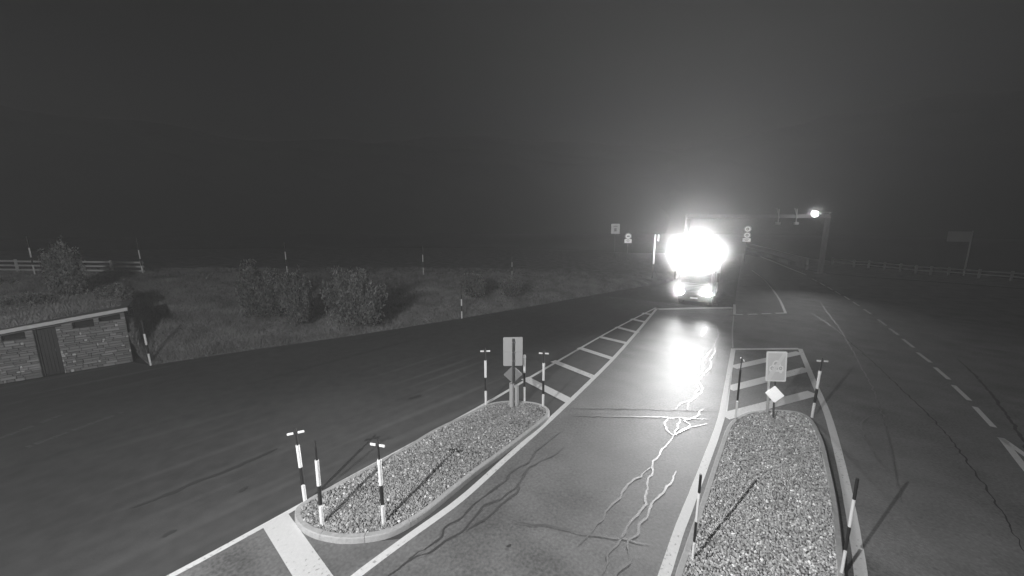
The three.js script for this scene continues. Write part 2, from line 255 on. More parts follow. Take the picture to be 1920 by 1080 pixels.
function tuftGeometry() {
  const pos = [], idx = [];
  for (let k = 0; k < 6; k++) { const a = rr(0, 6.28), r = rr(0, 0.05), h = rr(0.07, 0.2), w = 0.006, dx = Math.cos(a), dz = Math.sin(a), lean = rr(0.02, 0.1), n = pos.length / 3; pos.push(dx * r - dz * w, 0, dz * r + dx * w, dx * r + dz * w, 0, dz * r - dx * w, dx * (r + lean * 0.4) , h * 0.6, dz * (r + lean * 0.4), dx * (r + lean), h, dz * (r + lean)); idx.push(n, n + 1, n + 2, n + 1, n + 3, n + 2); }
  const g = new THREE.BufferGeometry(); g.setAttribute('position', new THREE.Float32BufferAttribute(pos, 3)); g.setIndex(idx); g.computeVertexNormals(); return g;
}
const dummy = new THREE.Object3D(), tint = new THREE.Color();
function scatter(name, geo, mat, count, place, parent) {
  const m = new THREE.InstancedMesh(geo, mat, count);
  for (let i = 0; i < count; i++) { const v = place(dummy, i); dummy.updateMatrix(); m.setMatrixAt(i, dummy.matrix); m.setColorAt(i, tint.setRGB(v, v, v)); }
  m.name = parent ? name : numbered(name); m.castShadow = m.receiveShadow = true; (parent ?? scene).add(m); return tag(m, null, null, null, 'stuff');
}
tag(scatter('grass', tuftGeometry(), M.blade, 60000, (o) => {
  const t = rr(1, foot.length - 1.4), s = Math.pow(rnd(), 1.2) * 1.12, p = bank(t, s); o.position.set(p[0], p[1] - 0.02, p[2]); o.rotation.set(0, rr(0, 6.28), 0); o.scale.setScalar(rr(0.6, 1.5) * (1 + 0.6 * noise(p[0] * 0.4, p[2] * 0.4)));
  return Math.max(0.25, 0.8 + 0.5 * noise(p[0] * 0.7, p[2] * 0.7, 2) + rr(-0.2, 0.3));
}), 'rough short grass covering the left bank', 'grass');

// ---------------------------------------------------------------- bushes
function bush(base, w, h, d, label, upright = 0, count = 2600) {
  const o = thing('bush', ...base); const pos = [], nor = [], col = [], stems = [];
  const lobes = []; for (let k = 0; k < 30; k++) { const a = rr(0, 6.28), r = Math.sqrt(rnd()) * 0.8, top = (1 - 0.55 * r * r) * rr(0.6, 1.05); lobes.push([Math.cos(a) * r * w / 2, top * h, Math.sin(a) * r * d / 2]); }
  for (const L of lobes) stems.push(bar([L[0] * 0.15, -0.1, L[2] * 0.15], [L[0], L[1] * 0.92, L[2]], 0.018, 5));
  for (let i = 0; i < count; i++) {
    const L = lobes[(rnd() * lobes.length) | 0], f = Math.pow(rnd(), 0.6), spread = 0.045 + 0.13 * (1 - f);
    const x = L[0] * (0.35 + 0.65 * f) + rr(-1, 1) * spread * w, y = Math.max(0.02, L[1] * f + rr(-0.1, 0.1) * h * (upright ? 1.2 : 0.8)), z = L[2] * (0.35 + 0.65 * f) + rr(-1, 1) * spread * d;
    const s = rr(0.035, 0.09) * (h > 1.5 ? 1.25 : 1), v = new THREE.Vector3(rr(-1, 1), rr(-0.3, 1) + upright, rr(-1, 1)).normalize(), q = new THREE.Vector3(rr(-1, 1), rr(-1, 1), rr(-1, 1)).cross(v).normalize().multiplyScalar(s * 0.45), c = rr(0.55, 1.3);
    const A = [x - v.x * s - 0 * q.x, y - v.y * s, z - v.z * s], B = [x + q.x, y + q.y, z + q.z], C = [x + v.x * s, y + v.y * s, z + v.z * s], D = [x - q.x, y - q.y, z - q.z], n = new THREE.Vector3().crossVectors(v, q).normalize();
    for (const P of [A, B, C, A, C, D]) { pos.push(...P); nor.push(n.x, n.y, n.z); col.push(c, c, c); }
  }
  const g = new THREE.BufferGeometry(); g.setAttribute('position', new THREE.Float32BufferAttribute(pos, 3)); g.setAttribute('normal', new THREE.Float32BufferAttribute(nor, 3)); g.setAttribute('color', new THREE.Float32BufferAttribute(col, 3));
  mesh('foliage', g, M.leaf, o); mesh('stem', join(stems), M.bark, o);
  return tag(o, label, 'bush', 'bushes on the grass bank');
}
const P = (x, z, h) => [x, h, z];
bush(P(-23.846, -19.674, 2.5), 2.4, 3.0, 2, 'tall pointed bush in front of the three-rail fence', 0.8, 6000);
bush(P(-23.557, -17.777, 2.2), 3.2, 0.9, 1.4, 'low dense bush above the left end of the stone hut', 0.3, 3000);
bush(P(-20.877, -19.212, 2.35), 2.6, 0.85, 1.3, 'low bush above the door end of the stone hut', 0.3, 2600);
bush(P(-31.528, -22.779, 2.4), 2.0, 0.6, 1.2, 'small bush at the fence left of the tall pointed bush', 0.3, 1500);
bush(P(-14.845, -21.719, 1.0), 3.6, 3.3, 2.2, 'large loose bush on the bank, left of the pair', 0.7, 6500);
bush(P(-12.212, -20.727, 0.9), 2.2, 3.1, 1.8, 'tall feathery bush between the two largest bushes', 0.7, 4500);
bush(P(-9.086, -20.882, 0.75), 5.0, 3.3, 2.4, 'broad rounded bush in the middle of the bank', 0.7, 8500);
bush(P(-2.824, -27.688, 0.95), 2.8, 1.9, 1.5, 'small bush near the right end of the bank', 0.5, 2200);
bush(P(-0.206, -28.312, 0.9), 2.4, 1.4, 1.2, 'lowest bush, farthest right along the bank', 0.5, 1600);

// ---------------------------------------------------------------- stone hut set into the bank
{
  const R = [-17.825, -16.691], U = [-0.76903, 0.63922], turn = Math.atan2(-U[1], U[0]);
  // local axes: x along the front wall (0 = right-hand corner, growing to the left end), z = -outwards
  const hut = thing('stone_hut', R[0], 0, R[1], turn);
  const roofY = (s) => 2.56 - 0.112 * s, len = 5.6;
  const openings = [[2.12, 2.72, -1, 2.06], [1.0, 1.62, 1.9, 2.22], [0.16, 0.82, 2.08, 2.32], [2.95, 3.55, 1.74, 2.02], [3.85, 4.5, 1.66, 1.94]];
  const back = [];                                                       // wall core with real openings, in vertical strips
  const cuts = [0, 0.16, 0.82, 1.0, 1.62, 2.12, 2.72, 2.95, 3.55, 3.85, 4.5, len];
  for (let i = 0; i < cuts.length - 1; i++) {
    const a = cuts[i], b = cuts[i + 1], mid = (a + b) / 2, op = openings.find((o) => mid > o[0] && mid < o[1]), h = roofY(b) - 0.02;
    if (!op) back.push(box(b - a, h + 0.3, 0.3, mid, h / 2 - 0.15, 0.22, 0.002));
    else { if (op[2] > 0) back.push(box(b - a, op[2] + 0.3, 0.3, mid, op[2] / 2 - 0.15, 0.22, 0.002)); const t = h - op[3]; if (t > 0.02) back.push(box(b - a, t, 0.3, mid, op[3] + t / 2, 0.22, 0.002)); }
  }
  back.push(box(0.3, 2.3, 2.2, 0.15, 1.0, 1.5, 0.002));
  const out = (g) => g;
  const wall = mesh('wall', out(join(back)), M.mortar, hut);
  const stones = [[], [], [], []].map(() => []); let count = 0;
  for (let y = -0.02, c = 0; y < 2.45; c++) {
    const h = rr(0.065, 0.125); let s = 0;
    while (s < 4.9) {
      const hit = openings.find((o) => s > o[0] - 0.045 && s < o[1] && y + h > o[2] && y < o[3]);
      if (hit) { s = hit[1] + 0.004; continue; }
      const w0 = rnd() < 0.16 ? rr(0.07, 0.13) : rr(0.16, 0.52), next = openings.find((o) => s + w0 > o[0] - 0.01 && s < o[0] && y + h > o[2] && y < o[3]), w = next ? next[0] - 0.004 - s : w0, e = s + w, m = s + w / 2;
      if (y + h < roofY(e) - 0.13) {
        const k = rnd(), mat = w < 0.14 && k < 0.55 ? M.stoneD : k < 0.45 ? M.stoneA : k < 0.8 ? M.stoneB : M.stoneC, dep = rr(0.08, 0.14);
        mesh('stone', out(box(w - 0.014, h - 0.012, dep, m, y + h / 2, 0.08, 0.014)), mat, wall); count++;
      }
      s = e;
    }
    y += h;
  }
  const beam = (s0, s1, y0, y1, z0, z1) => { const sh = new THREE.Shape([new THREE.Vector2(s0, roofY(s0) + y0), new THREE.Vector2(s1, roofY(s1) + y0), new THREE.Vector2(s1, roofY(s1) + y1), new THREE.Vector2(s0, roofY(s0) + y1)]); return out(new THREE.ExtrudeGeometry(sh, { depth: z1 - z0, bevelEnabled: false }).translate(0, 0, z0)); };
  const roof = mesh('roof', beam(-0.12, len, -0.02, 0.03, -0.22, 2.6), M.soffit, hut);
  mesh('fascia', beam(-0.16, len, -0.09, 0.06, -0.26, -0.223), M.fascia, roof);
  mesh('lintel', beam(0.02, len, -0.2, -0.03, -0.02, 0.05), M.stoneB, hut);
  const door = mesh('door', out(join([box(0.5, 2.02, 0.05, 2.42, 1.0, 0.26, 0.004)])), M.doorWood, hut);
  for (let k = 0; k < 5; k++) mesh('board', out(box(0.094, 1.96, 0.02, 2.22 + k * 0.1, 1.0, 0.222, 0.006)), M.doorWood, door);
  mesh('door_frame', out(join([box(0.05, 2.05, 0.1, 2.145, 1.0, 0.2, 0.004), box(0.05, 2.05, 0.1, 2.695, 1.0, 0.2, 0.004)])), M.doorWood, hut);
  mesh('handle', out(bar([2.26, 0.98, 0.19], [2.26, 1.1, 0.19], 0.012)), M.darkSteel, door);
  for (const o of openings.slice(1)) mesh('window', out(box(o[1] - o[0], o[3] - o[2], 0.03, (o[0] + o[1]) / 2, (o[2] + o[3]) / 2, 0.3, 0.002)), M.hole, hut);
  tag(hut, 'low stone hut with dark door and pale roof edge set into the bank', 'hut');
}

// ---------------------------------------------------------------- traffic islands: kerb stones and gravel
function island(loopPts, label, seedStone, glint) {
  const loop = smoothLine(loopPts, 0.04, true), o = thing('traffic_island', 0, 0, 0), n = loop.length - 1;
  let area = 0; for (let i = 0; i < n; i++) area += loop[i][0] * loop[i + 1][1] - loop[i + 1][0] * loop[i][1];
  const side = area > 0 ? 1 : -1, at = (i) => loop[((i % n) + n) % n];
  const inward = (i, d) => { const a = at(i - 2), b = at(i + 2), l = Math.hypot(b[0] - a[0], b[1] - a[1]) || 1; return [at(i)[0] - side * (b[1] - a[1]) / l * d, at(i)[1] + side * (b[0] - a[0]) / l * d]; };
  const prof = [[0.0, -0.02], [0.012, 0.115], [0.03, 0.135], [0.12, 0.14], [0.135, 0.13], [0.135, -0.02]], per = 24;
  for (let s = 0; s < n; s += per) {
    const e = Math.min(n, s + per), pos = [], uv = [], q = [], gap = 0.1;
    for (let i = s; i <= e; i++) q.push(prof.map(([d, y]) => { const [x, z] = inward(i === s ? i + 0 : i, d); return [x, y, z]; }));
    const f0 = 0.09, mix = (A, B, f) => A.map((p, k) => p.map((v, m) => v + (B[k][m] - v) * f));
    if (q.length < 3) continue;
    q[0] = mix(q[0], q[1], f0); q[q.length - 1] = mix(q[q.length - 1], q[q.length - 2], f0);
    const quad = (a, b, c, d, u0, u1, v0, v1) => { for (const [P, u, v] of [[a, u0, v0], [b, u1, v0], [c, u1, v1], [a, u0, v0], [c, u1, v1], [d, u0, v1]]) { pos.push(...P); uv.push(u, v); } };
    for (let i = 0; i < q.length - 1; i++) for (let k = 0; k < prof.length - 1; k++) quad(q[i][k], q[i + 1][k], q[i + 1][k + 1], q[i][k + 1], (s + i) * 0.04, (s + i + 1) * 0.04, k * 0.1, (k + 1) * 0.1);
    for (const [E, r] of [[q[0], 0], [q[q.length - 1], 1]]) for (let k = 1; k < prof.length - 1; k++) { const t = [E[0], E[k], E[k + 1]]; if (r) t.reverse(); for (const P of t) { pos.push(...P); uv.push(P[0], P[1]); } }
    if (side > 0) for (let i = 0; i < pos.length; i += 9) for (let k = 0; k < 3; k++) { [pos[i + 3 + k], pos[i + 6 + k]] = [pos[i + 6 + k], pos[i + 3 + k]]; }
    const g = new THREE.BufferGeometry(); g.setAttribute('position', new THREE.Float32BufferAttribute(pos, 3)); g.setAttribute('uv', new THREE.Float32BufferAttribute(uv, 2)); g.computeVertexNormals();
    mesh('kerb_stone', toCreasedNormals(g, 0.6), M.kerb, o);
  }
  const inner = []; for (let i = 0; i < n; i += 4) inner.push(inward(i, 0.13));
  mesh('gravel_bed', sheet(inner, 0.1), M.soil, o);
  const shape = inner, inside = (x, z) => { let c = false; for (let i = 0, j = shape.length - 1; i < shape.length; j = i++) { const [a, b] = shape[i], [p, r] = shape[j]; if ((b > z) !== (r > z) && x < (p - a) * (z - b) / (r - b) + a) c = !c; } return c; };
  const xs = inner.map((p) => p[0]), zs = inner.map((p) => p[1]), spots = [], x0 = Math.min(...xs), x1 = Math.max(...xs), z0 = Math.min(...zs), z1 = Math.max(...zs), cell = 0.038;
  for (let x = x0; x < x1; x += cell) for (let z = z0; z < z1; z += cell) { const p = x + rr(-0.4, 0.4) * cell, q = z + rr(-0.4, 0.4) * cell; if (inside(p, q)) spots.push([p, q]); }
  const stone = new THREE.IcosahedronGeometry(1, 0), sp = stone.attributes.position, seen = {};
  for (let i = 0; i < sp.count; i++) { const k = [sp.getX(i), sp.getY(i), sp.getZ(i)].map((v) => v.toFixed(2)).join(); const f = seen[k] ??= rr(0.7, 1.25); sp.setXYZ(i, sp.getX(i) * f, sp.getY(i) * f, sp.getZ(i) * f); }
  stone.computeVertexNormals();
  scatter('gravel', stone, M.gravel, spots.length, (d, i) => {
    const s = rr(0.016, 0.034) * (rnd() < 0.12 ? 1.35 : 1); d.position.set(spots[i][0], 0.105 + rr(0, 0.028) + 0.03 * noise(spots[i][0] * 1.4, spots[i][1] * 1.4), spots[i][1]); d.rotation.set(rr(0, 6.3), rr(0, 6.3), rr(0, 6.3)); d.scale.set(s * rr(0.8, 1.3), s * rr(0.55, 0.9), s);
    const k = rnd(); return (k < 0.1 ? rr(0.12, 0.2) : k < 0.93 ? rr(0.25, 0.41) : rr(0.45, 0.8)) * glint;
  }, o);
  return tag(o, label, 'traffic island');
}
island([...[[-4.773, -7.179], [-4.5, -6.92], [-4.088, -6.717], [-3.536, -6.6], [-3.061, -6.613], [-2.615, -6.717], [-2.277, -6.934], [-1.907, -7.314], [-1.479, -7.903], [-0.926, -8.662], [-0.196, -9.559], [0.438, -10.375], [1.003, -11.13], [1.256, -11.598]], ...[[1.259, -12.028], [1.004, -12.336], [0.518, -12.516], [-0.173, -12.557], [-0.853, -12.336], [-1.444, -11.697], [-2.441, -10.674], [-3.208, -9.573], [-3.688, -9.028], [-4.298, -8.297], [-4.764, -7.733], [-4.891, -7.451]]], 'long gravel traffic island with pale kerb, left of the lit lane', 1, 0.95);
island([...[[7.284, -11.314], [7.999, -11.733], [9.049, -11.915], [9.754, -11.733], [9.85, -11.416], [9.361, -10.321], [8.305, -8.723], [7.403, -7.451], [6.091, -5.773], [5.337, -4.869], [4.615, -4.333]], ...[[3.471, -4.205], [2.548, -4.331], [2.471, -4.897], [2.932, -5.744], [3.413, -6.4], [4.542, -7.886], [5.668, -9.39], [6.875, -10.94]]], 'wide gravel traffic island cut by the bottom of the picture', 2, 1.6);

// ---------------------------------------------------------------- snow poles and guide posts
const BANDS = [['white_band', 0, 0.245], ['black_band', 0.245, 0.475], ['white_band', 0.475, 0.775], ['black_band', 0.775, 0.93]];
function snowPole(x, y, z, h, label, { bar: cross = 1, to = 1, turn = 0, r = 0.04, lean = [0, 0], collar = false, group = 'banded snow poles on the traffic islands', bands = BANDS, thin = true } = {}) {
  const o = thing('snow_pole', x, y, z, turn); o.rotation.x = lean[1]; o.rotation.z = lean[0];
  for (const [name, a, b] of bands) if (a < to) { const e = Math.min(b, to), rad = thin && a > 0.7 ? r * 0.55 : r; mesh(name, cyl(rad, rad, h * (e - a) - 0.002, 0, h * a - (a ? 0 : 0.05), 0, 20), name === 'white_band' ? M.white : M.black, o); }
  if (to >= 1) mesh('tip', join([cyl(r * 0.5, r * 0.45, h * 0.07, 0, h * 0.93, 0)]), M.darkPlastic, o);
  if (collar) mesh('pale_collar', cyl(r * 1.12, r * 1.12, 0.1, 0, h * 0.775 - 0.11, 0, 20), M.signWhite, o);  // paler white ring at the top of the band
  if (cross) { for (const s of [-1, 1]) mesh('reflector', box(0.13, 0.055, 0.03, s * 0.105, h * 0.945, 0.028, 0.012), M.white, o); mesh('cross_bar', box(0.3, 0.03, 0.02, 0, h * 0.945, 0, 0.006), M.darkPlastic, o); }
  return tag(o, label, 'snow pole', group);
}
const pole = ([x, z], h, label, opt) => snowPole(x, 0.1, z, h - 0.1, label, opt);
pole([-4.812, -7.681], 1.949, 'snow pole with white cross reflectors at the near left corner of the long island', { turn: 0.4, lean: [0.02, 0] });
pole([-4.077, -7.005], 2.064, 'snow pole without cross bar at the rounded near end of the long island', { cross: 0, bar: 0, lean: [-0.015, 0] });
pole([-2.756, -7.005], 2.088, 'snow pole with slanting cross bar at the near right edge of the long island', { turn: -0.25, collar: true });
pole([-0.935, -12.409], 2.175, 'snow pole with white cross reflectors left of the sign back on the long island', { turn: 0.1 });
pole([0.447, -12.648], 2.328, 'short bare snow pole between sign back and the right-hand cross pole', { bar: 0, to: 0.775, collar: true });
pole([1.085, -12.14], 2.193, 'snow pole with cross reflectors at the far right end of the long island', { turn: -0.15, collar: true });
pole([7.457, -11.495], 2.187, 'dark snow pole with faint cross bar left of the car sign on the wide island', { turn: 1.3, lean: [-0.03, 0], r: 0.03, bands: [['black_band', 0.28, 0.78], ['white_band', 0, 0.28], ['black_band', 0.78, 0.93]] });
pole([10.029, -11.529], 2.156, 'snow pole with straight white cross bar right of the car sign', { turn: -0.15, lean: [-0.02, 0], collar: true });
pole([3.439, -6.096], 2.023, 'black-topped snow pole on the left kerb of the wide island, near the picture bottom', { bar: 0, bands: [['white_band', 0, 0.24], ['black_band', 0.24, 0.46], ['white_band', 0.46, 0.775], ['black_band', 0.775, 0.97]], to: 0.97, thin: false, r: 0.023, collar: true });
pole([6.071, -5.847], 2.112, 'black-topped leaning snow pole on the right kerb of the wide island', { bar: 0, lean: [0.012, 0], bands: [['white_band', 0, 0.27], ['black_band', 0.27, 0.5], ['white_band', 0.5, 0.775], ['black_band', 0.775, 0.98]], to: 0.98, thin: false, r: 0.025 });
const GB = [['white_band', 0, 0.28], ['black_band', 0.28, 0.46], ['white_band', 0.46, 0.7], ['black_band', 0.7, 1]];
const guide = ([x, z], y, h, label, lean = 0, r = 0.04) => snowPole(x, y, z, h, label, { bar: 0, bands: GB, to: 0.999, r, lean: [lean, 0], group: 'banded snow poles along the grass bank', thin: true });
guide([-16.556, -16.229], 0, 2.144, 'snow pole on the road edge beside the stone hut', 0.03);
guide([-3.41, -24.636], 0, 1.919, 'snow pole where grass meets asphalt below the small bushes');
guide([-27.799, -27.893], 2.45, 2.794, 'snow pole at the end of the three-rail fence', 0.02);
guide([-33.269, -25.801], 2.75, 2.801, 'snow pole behind the three-rail fence, left of the tall pointed bush');
guide([-19.007, -31.317], 2.05, 2.781, 'snow pole on the bank top behind the feathery bush');
guide([-8.229, -34.378], 1.55, 2.763, 'snow pole on the bank top between the broad bush and the small bush');
guide([0, -36.958], 1.1, 2.026, 'snow pole on the bank top above the lowest bush', 0, 0.03);

// ---------------------------------------------------------------- the two signs on the islands
const roundedPlate = (w, h, r, t) => { const s = new THREE.Shape(), a = w / 2, b = h / 2; s.moveTo(-a + r, -b); s.lineTo(a - r, -b); s.quadraticCurveTo(a, -b, a, -b + r); s.lineTo(a, b - r); s.quadraticCurveTo(a, b, a - r, b); s.lineTo(-a + r, b); s.quadraticCurveTo(-a, b, -a, b - r); s.lineTo(-a, -b + r); s.quadraticCurveTo(-a, -b, -a + r, -b); return new THREE.ExtrudeGeometry(s, { depth: t, bevelEnabled: true, bevelSize: 0.004, bevelThickness: 0.004, bevelSegments: 1, curveSegments: 6 }); };
{
  const o = thing('road_sign', 0.037, -12.14, 0, 0); o.position.set(0.037, -12.14, 0); o.position.set(o.position.x, 0.08, o.position.y); o.rotation.y = 0.06;
  mesh('sign_plate', roundedPlate(0.66, 1.02, 0.04, 0.012).translate(0, 2.03, -0.07), M.signBack, o);
  const dia = roundedPlate(0.46, 0.46, 0.03, 0.012).rotateZ(Math.PI / 4); mesh('diamond_plate', dia.translate(0, 1.2, -0.07), M.signBackDark, o);
  mesh('pole', cyl(0.035, 0.035, 2.5, 0.0, 0, 0), M.darkSteel, o);
  mesh('post_sleeve', cyl(0.085, 0.085, 0.95, -0.045, -0.05, -0.02), M.signBack, o);
  mesh('post_sleeve', cyl(0.065, 0.065, 0.85, 0.13, -0.05, -0.06), M.signBack, o);
  for (const y of [1.72, 2.03, 2.38]) mesh('clamp', box(0.11, 0.035, 0.09, 0, y, -0.02, 0.008), M.steelDull, o);
  mesh('cross_brace', box(0.62, 0.03, 0.025, 0, 2.03, -0.045, 0.004), M.signBack, o);
  tag(o, 'back of a rectangular road sign over a diamond plate on the long island', 'road sign');
}
function printed(w, h, draw) { const c = document.createElement('canvas'); c.width = w; c.height = h; const x = c.getContext('2d'); draw(x, w, h); const t = new THREE.CanvasTexture(c); t.colorSpace = THREE.SRGBColorSpace; return t; }
{
  const face = printed(256, 384, (x, w, h) => {
    x.fillStyle = '#fbfbfb'; x.fillRect(0, 0, w, h); x.fillStyle = '#dedede'; x.fillRect(15, 15, w - 30, h - 30);
    x.save(); x.translate(-32, -50); x.scale(1.25, 1.25); x.fillStyle = '#fafafa';                                              // a car seen from the front
    x.beginPath(); x.moveTo(82, 178); x.quadraticCurveTo(90, 128, 128, 126); x.quadraticCurveTo(166, 128, 174, 178); x.lineTo(198, 190); x.lineTo(204, 236); x.lineTo(190, 244); x.lineTo(188, 262); x.lineTo(164, 262); x.lineTo(160, 246); x.lineTo(96, 246); x.lineTo(92, 262); x.lineTo(68, 262); x.lineTo(66, 244); x.lineTo(52, 236); x.lineTo(58, 190); x.closePath(); x.fill();
    x.fillStyle = '#c4c4c4'; x.beginPath(); x.moveTo(98, 172); x.quadraticCurveTo(104, 142, 128, 141); x.quadraticCurveTo(152, 142, 158, 172); x.closePath(); x.fill();
    for (const cx of [84, 172]) { x.fillStyle = '#b0b0b0'; x.beginPath(); x.arc(cx, 210, 17, 0, 7); x.fill(); x.fillStyle = '#ededed'; x.beginPath(); x.arc(cx, 210, 10, 0, 7); x.fill(); }
    x.fillStyle = '#b8b8b8'; x.fillRect(112, 200, 32, 24); x.restore();
    x.fillStyle = 'rgba(238,238,238,0.92)'; x.beginPath(); x.moveTo(18, h - 18); x.lineTo(18, h - 62); x.lineTo(w - 52, 18); x.lineTo(w - 18, 18); x.lineTo(w - 18, 44); x.lineTo(56, h - 18); x.closePath(); x.fill();
  });
  const o = thing('road_sign', 0, 0, 0); o.position.set(8.61, -11.36, 0); o.position.set(o.position.x, 0.1, o.position.y); o.rotation.y = -0.25; o.rotation.z = 0.07;
  mesh('sign_plate', roundedPlate(0.57, 1.0, 0.045, 0.014).translate(0, 1.82, 0.04), M.signWhite, o);
  const print = new THREE.PlaneGeometry(0.55, 0.98); mesh('sign_face', print.translate(0, 1.82, 0.0625), grey(1, 0.5, { map: face }), o);
  mesh('diamond_plate', roundedPlate(0.385, 0.385, 0.025, 0.012).rotateZ(Math.PI / 4).scale(0.94, 1, 1).rotateX(-0.22).rotateY(-0.36).translate(-0.03, 0.9, 0.1), M.sheetingSoft, o);
  mesh('pole', cyl(0.03, 0.03, 2.42, 0, -0.1, 0), M.darkSteel, o);
  mesh('back_post', cyl(0.04, 0.04, 1.3, -0.06, -0.1, -0.3), M.signBack, o);
  for (const y of [1.5, 1.82, 2.15]) mesh('clamp', box(0.1, 0.035, 0.09, 0, y, 0.0, 0.008), M.steelDull, o);
  tag(o, 'pale sign with a crossed-out car front above a white diamond on the wide island', 'road sign');
}

// ---------------------------------------------------------------- fences
{
  const ends = [-40.135, -26.528, -28.077, -28.179], a = [ends[0], ends[1]], b = [ends[2], ends[3]], y0 = 2.8, y1 = 2.46;
  const o = thing('rail_fence', a[0], y0, a[1], Math.atan2(-(b[1] - a[1]), b[0] - a[0])), len = Math.hypot(b[0] - a[0], b[1] - a[1]), n = 6, drop = (s) => (y1 - y0) * s / len;
  for (const k of [0.34, 0.65, 0.97]) for (let i = 0; i < n; i++) { const s0 = len * i / n, s1 = len * (i + 1) / n, e = i === n - 1 ? 0.2 : -0.01; const g = box(s1 - s0 + e, 0.125, 0.035, 0, 0, 0, 0.008).rotateZ(Math.atan2(drop(s1) - drop(s0), s1 - s0)).translate((s0 + s1) / 2 + e / 2, k + drop((s0 + s1) / 2) + rr(-0.015, 0.015), 0.075); mesh('rail', g, M.fence, o); }
  for (let i = 0; i <= n; i++) mesh('post', box(0.13, 1.3, 0.11, len * i / n, 0.45 + drop(len * i / n), 0, 0.015), M.fence, o);
  tag(o, 'three-rail wooden fence on top of the bank above the stone hut', 'fence');
}
{
  const o = thing('rail_fence', 0, 0, 0), pts = [[48.313, -56.096], [48.572, -52.806], [49.838, -51.891], [50.024, -49.873], [50.529, -48.261], [50.422, -46.264], [51.254, -45.325], [52.374, -44.423], [53.434, -42.312], [55.122, -40.76], [55.956, -38.628], [56.596, -36.102]], post = (p) => mesh('post', box(0.2, 1.15, 0.16, p[0], 0.55, p[1], 0.02), M.fenceDull, o);
  pts.forEach(post);
  for (let i = 0; i < pts.length - 1; i++) for (const y of [0.5, 0.92]) { const [p, q] = [pts[i], pts[i + 1]], l = Math.hypot(q[0] - p[0], q[1] - p[1]); mesh('rail', box(l, 0.13, 0.05, 0, 0, 0, 0.01).rotateY(Math.atan2(-(q[1] - p[1]), q[0] - p[0])).translate((p[0] + q[0]) / 2, y + rr(-0.02, 0.02), (p[1] + q[1]) / 2 + 0.12), M.fenceDull, o); }
  tag(o, 'two-rail fence running along the verge on the right', 'fence');
}

// added cloud of thin translucent flakes near the strong lamps, imitating lens glare
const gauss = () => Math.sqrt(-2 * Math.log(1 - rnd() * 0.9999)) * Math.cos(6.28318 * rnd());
const drop = new THREE.CircleGeometry(0.0042, 5), flakeMat = new THREE.MeshPhysicalMaterial({ color: 0xffffff, roughness: 1, transmission: 0.6, thickness: 0, side: THREE.DoubleSide });
function glareCloud(parent, name, count, where) { return scatter(name, drop, flakeMat, count, (d) => { d.position.set(...where()); d.rotation.set(rr(0, 6.3), rr(0, 6.3), rr(0, 6.3)); d.scale.setScalar(rr(0.6, 1.3)); return 1; }, parent); }

// ---------------------------------------------------------------- far things: barrier wall, gantry, street lamp, signs
{
  const o = thing('barrier_wall', 0, 0, 0), pts = [[40.052, -50.434], [42.388, -56.803], [46.22, -65.912], [50.008, -75.808], [53.801, -85.785]];
  for (let i = 0; i < pts.length - 1; i++) { const [p, q] = [pts[i], pts[i + 1]], l = Math.hypot(q[0] - p[0], q[1] - p[1]), n = Math.max(1, Math.round(l / 9)); for (let k = 0; k < n; k++) { const f = (k + 0.5) / n; mesh('wall_panel', box(l / n - 0.04, 0.85, 0.3, 0, 0, 0, 0.03).rotateY(Math.atan2(-(q[1] - p[1]), q[0] - p[0])).translate(p[0] + (q[0] - p[0]) * f, 1.15, p[1] + (q[1] - p[1]) * f), M.wall, o); mesh('footing', box(l / n - 0.02, 0.75, 0.42, 0, 0, 0, 0.03).rotateY(Math.atan2(-(q[1] - p[1]), q[0] - p[0])).translate(p[0] + (q[0] - p[0]) * f, 0.36, p[1] + (q[1] - p[1]) * f), M.verge, o); } }
  tag(o, 'pale concrete barrier wall beside the far road, left of the lamp mast', 'barrier wall');
}
const mastX = [38.876, -46.748];
{
  const o = thing('gantry', mastX[0], 0, mastX[1]), len = 17.2;
  mesh('column', join([box(0.42, 6.9, 0.42, 0, 3.4, 0, 0.03), box(0.8, 0.12, 0.8, 0, 0.06, 0, 0.02)]), M.gantry, o);
  mesh('column', join([box(0.42, 6.9, 0.42, -len, 3.4, 0, 0.03), box(0.8, 0.12, 0.8, -len, 0.06, 0, 0.02)]), M.gantry, o);
  mesh('beam', box(len + 0.42, 0.42, 0.42, -len / 2, 7.12, 0, 0.03), M.gantry, o);
  for (const x of [-6.3, -4.1]) { const f = mesh('floodlight', join([box(0.5, 0.3, 0.32, x, 6.25, 0.35, 0.04)]), M.steelDull, o); mesh('bracket', join([bar([x, 6.3, 0.35], [x - 0.05, 8.0, 0.3], 0.06), bar([x + 0.1, 6.9, 0.32], [x - 0.35, 8.1, 0.3], 0.045)]), M.steelDull, f); }
  tag(o, 'overhead gantry with a long beam across the road behind the truck', 'gantry');
}
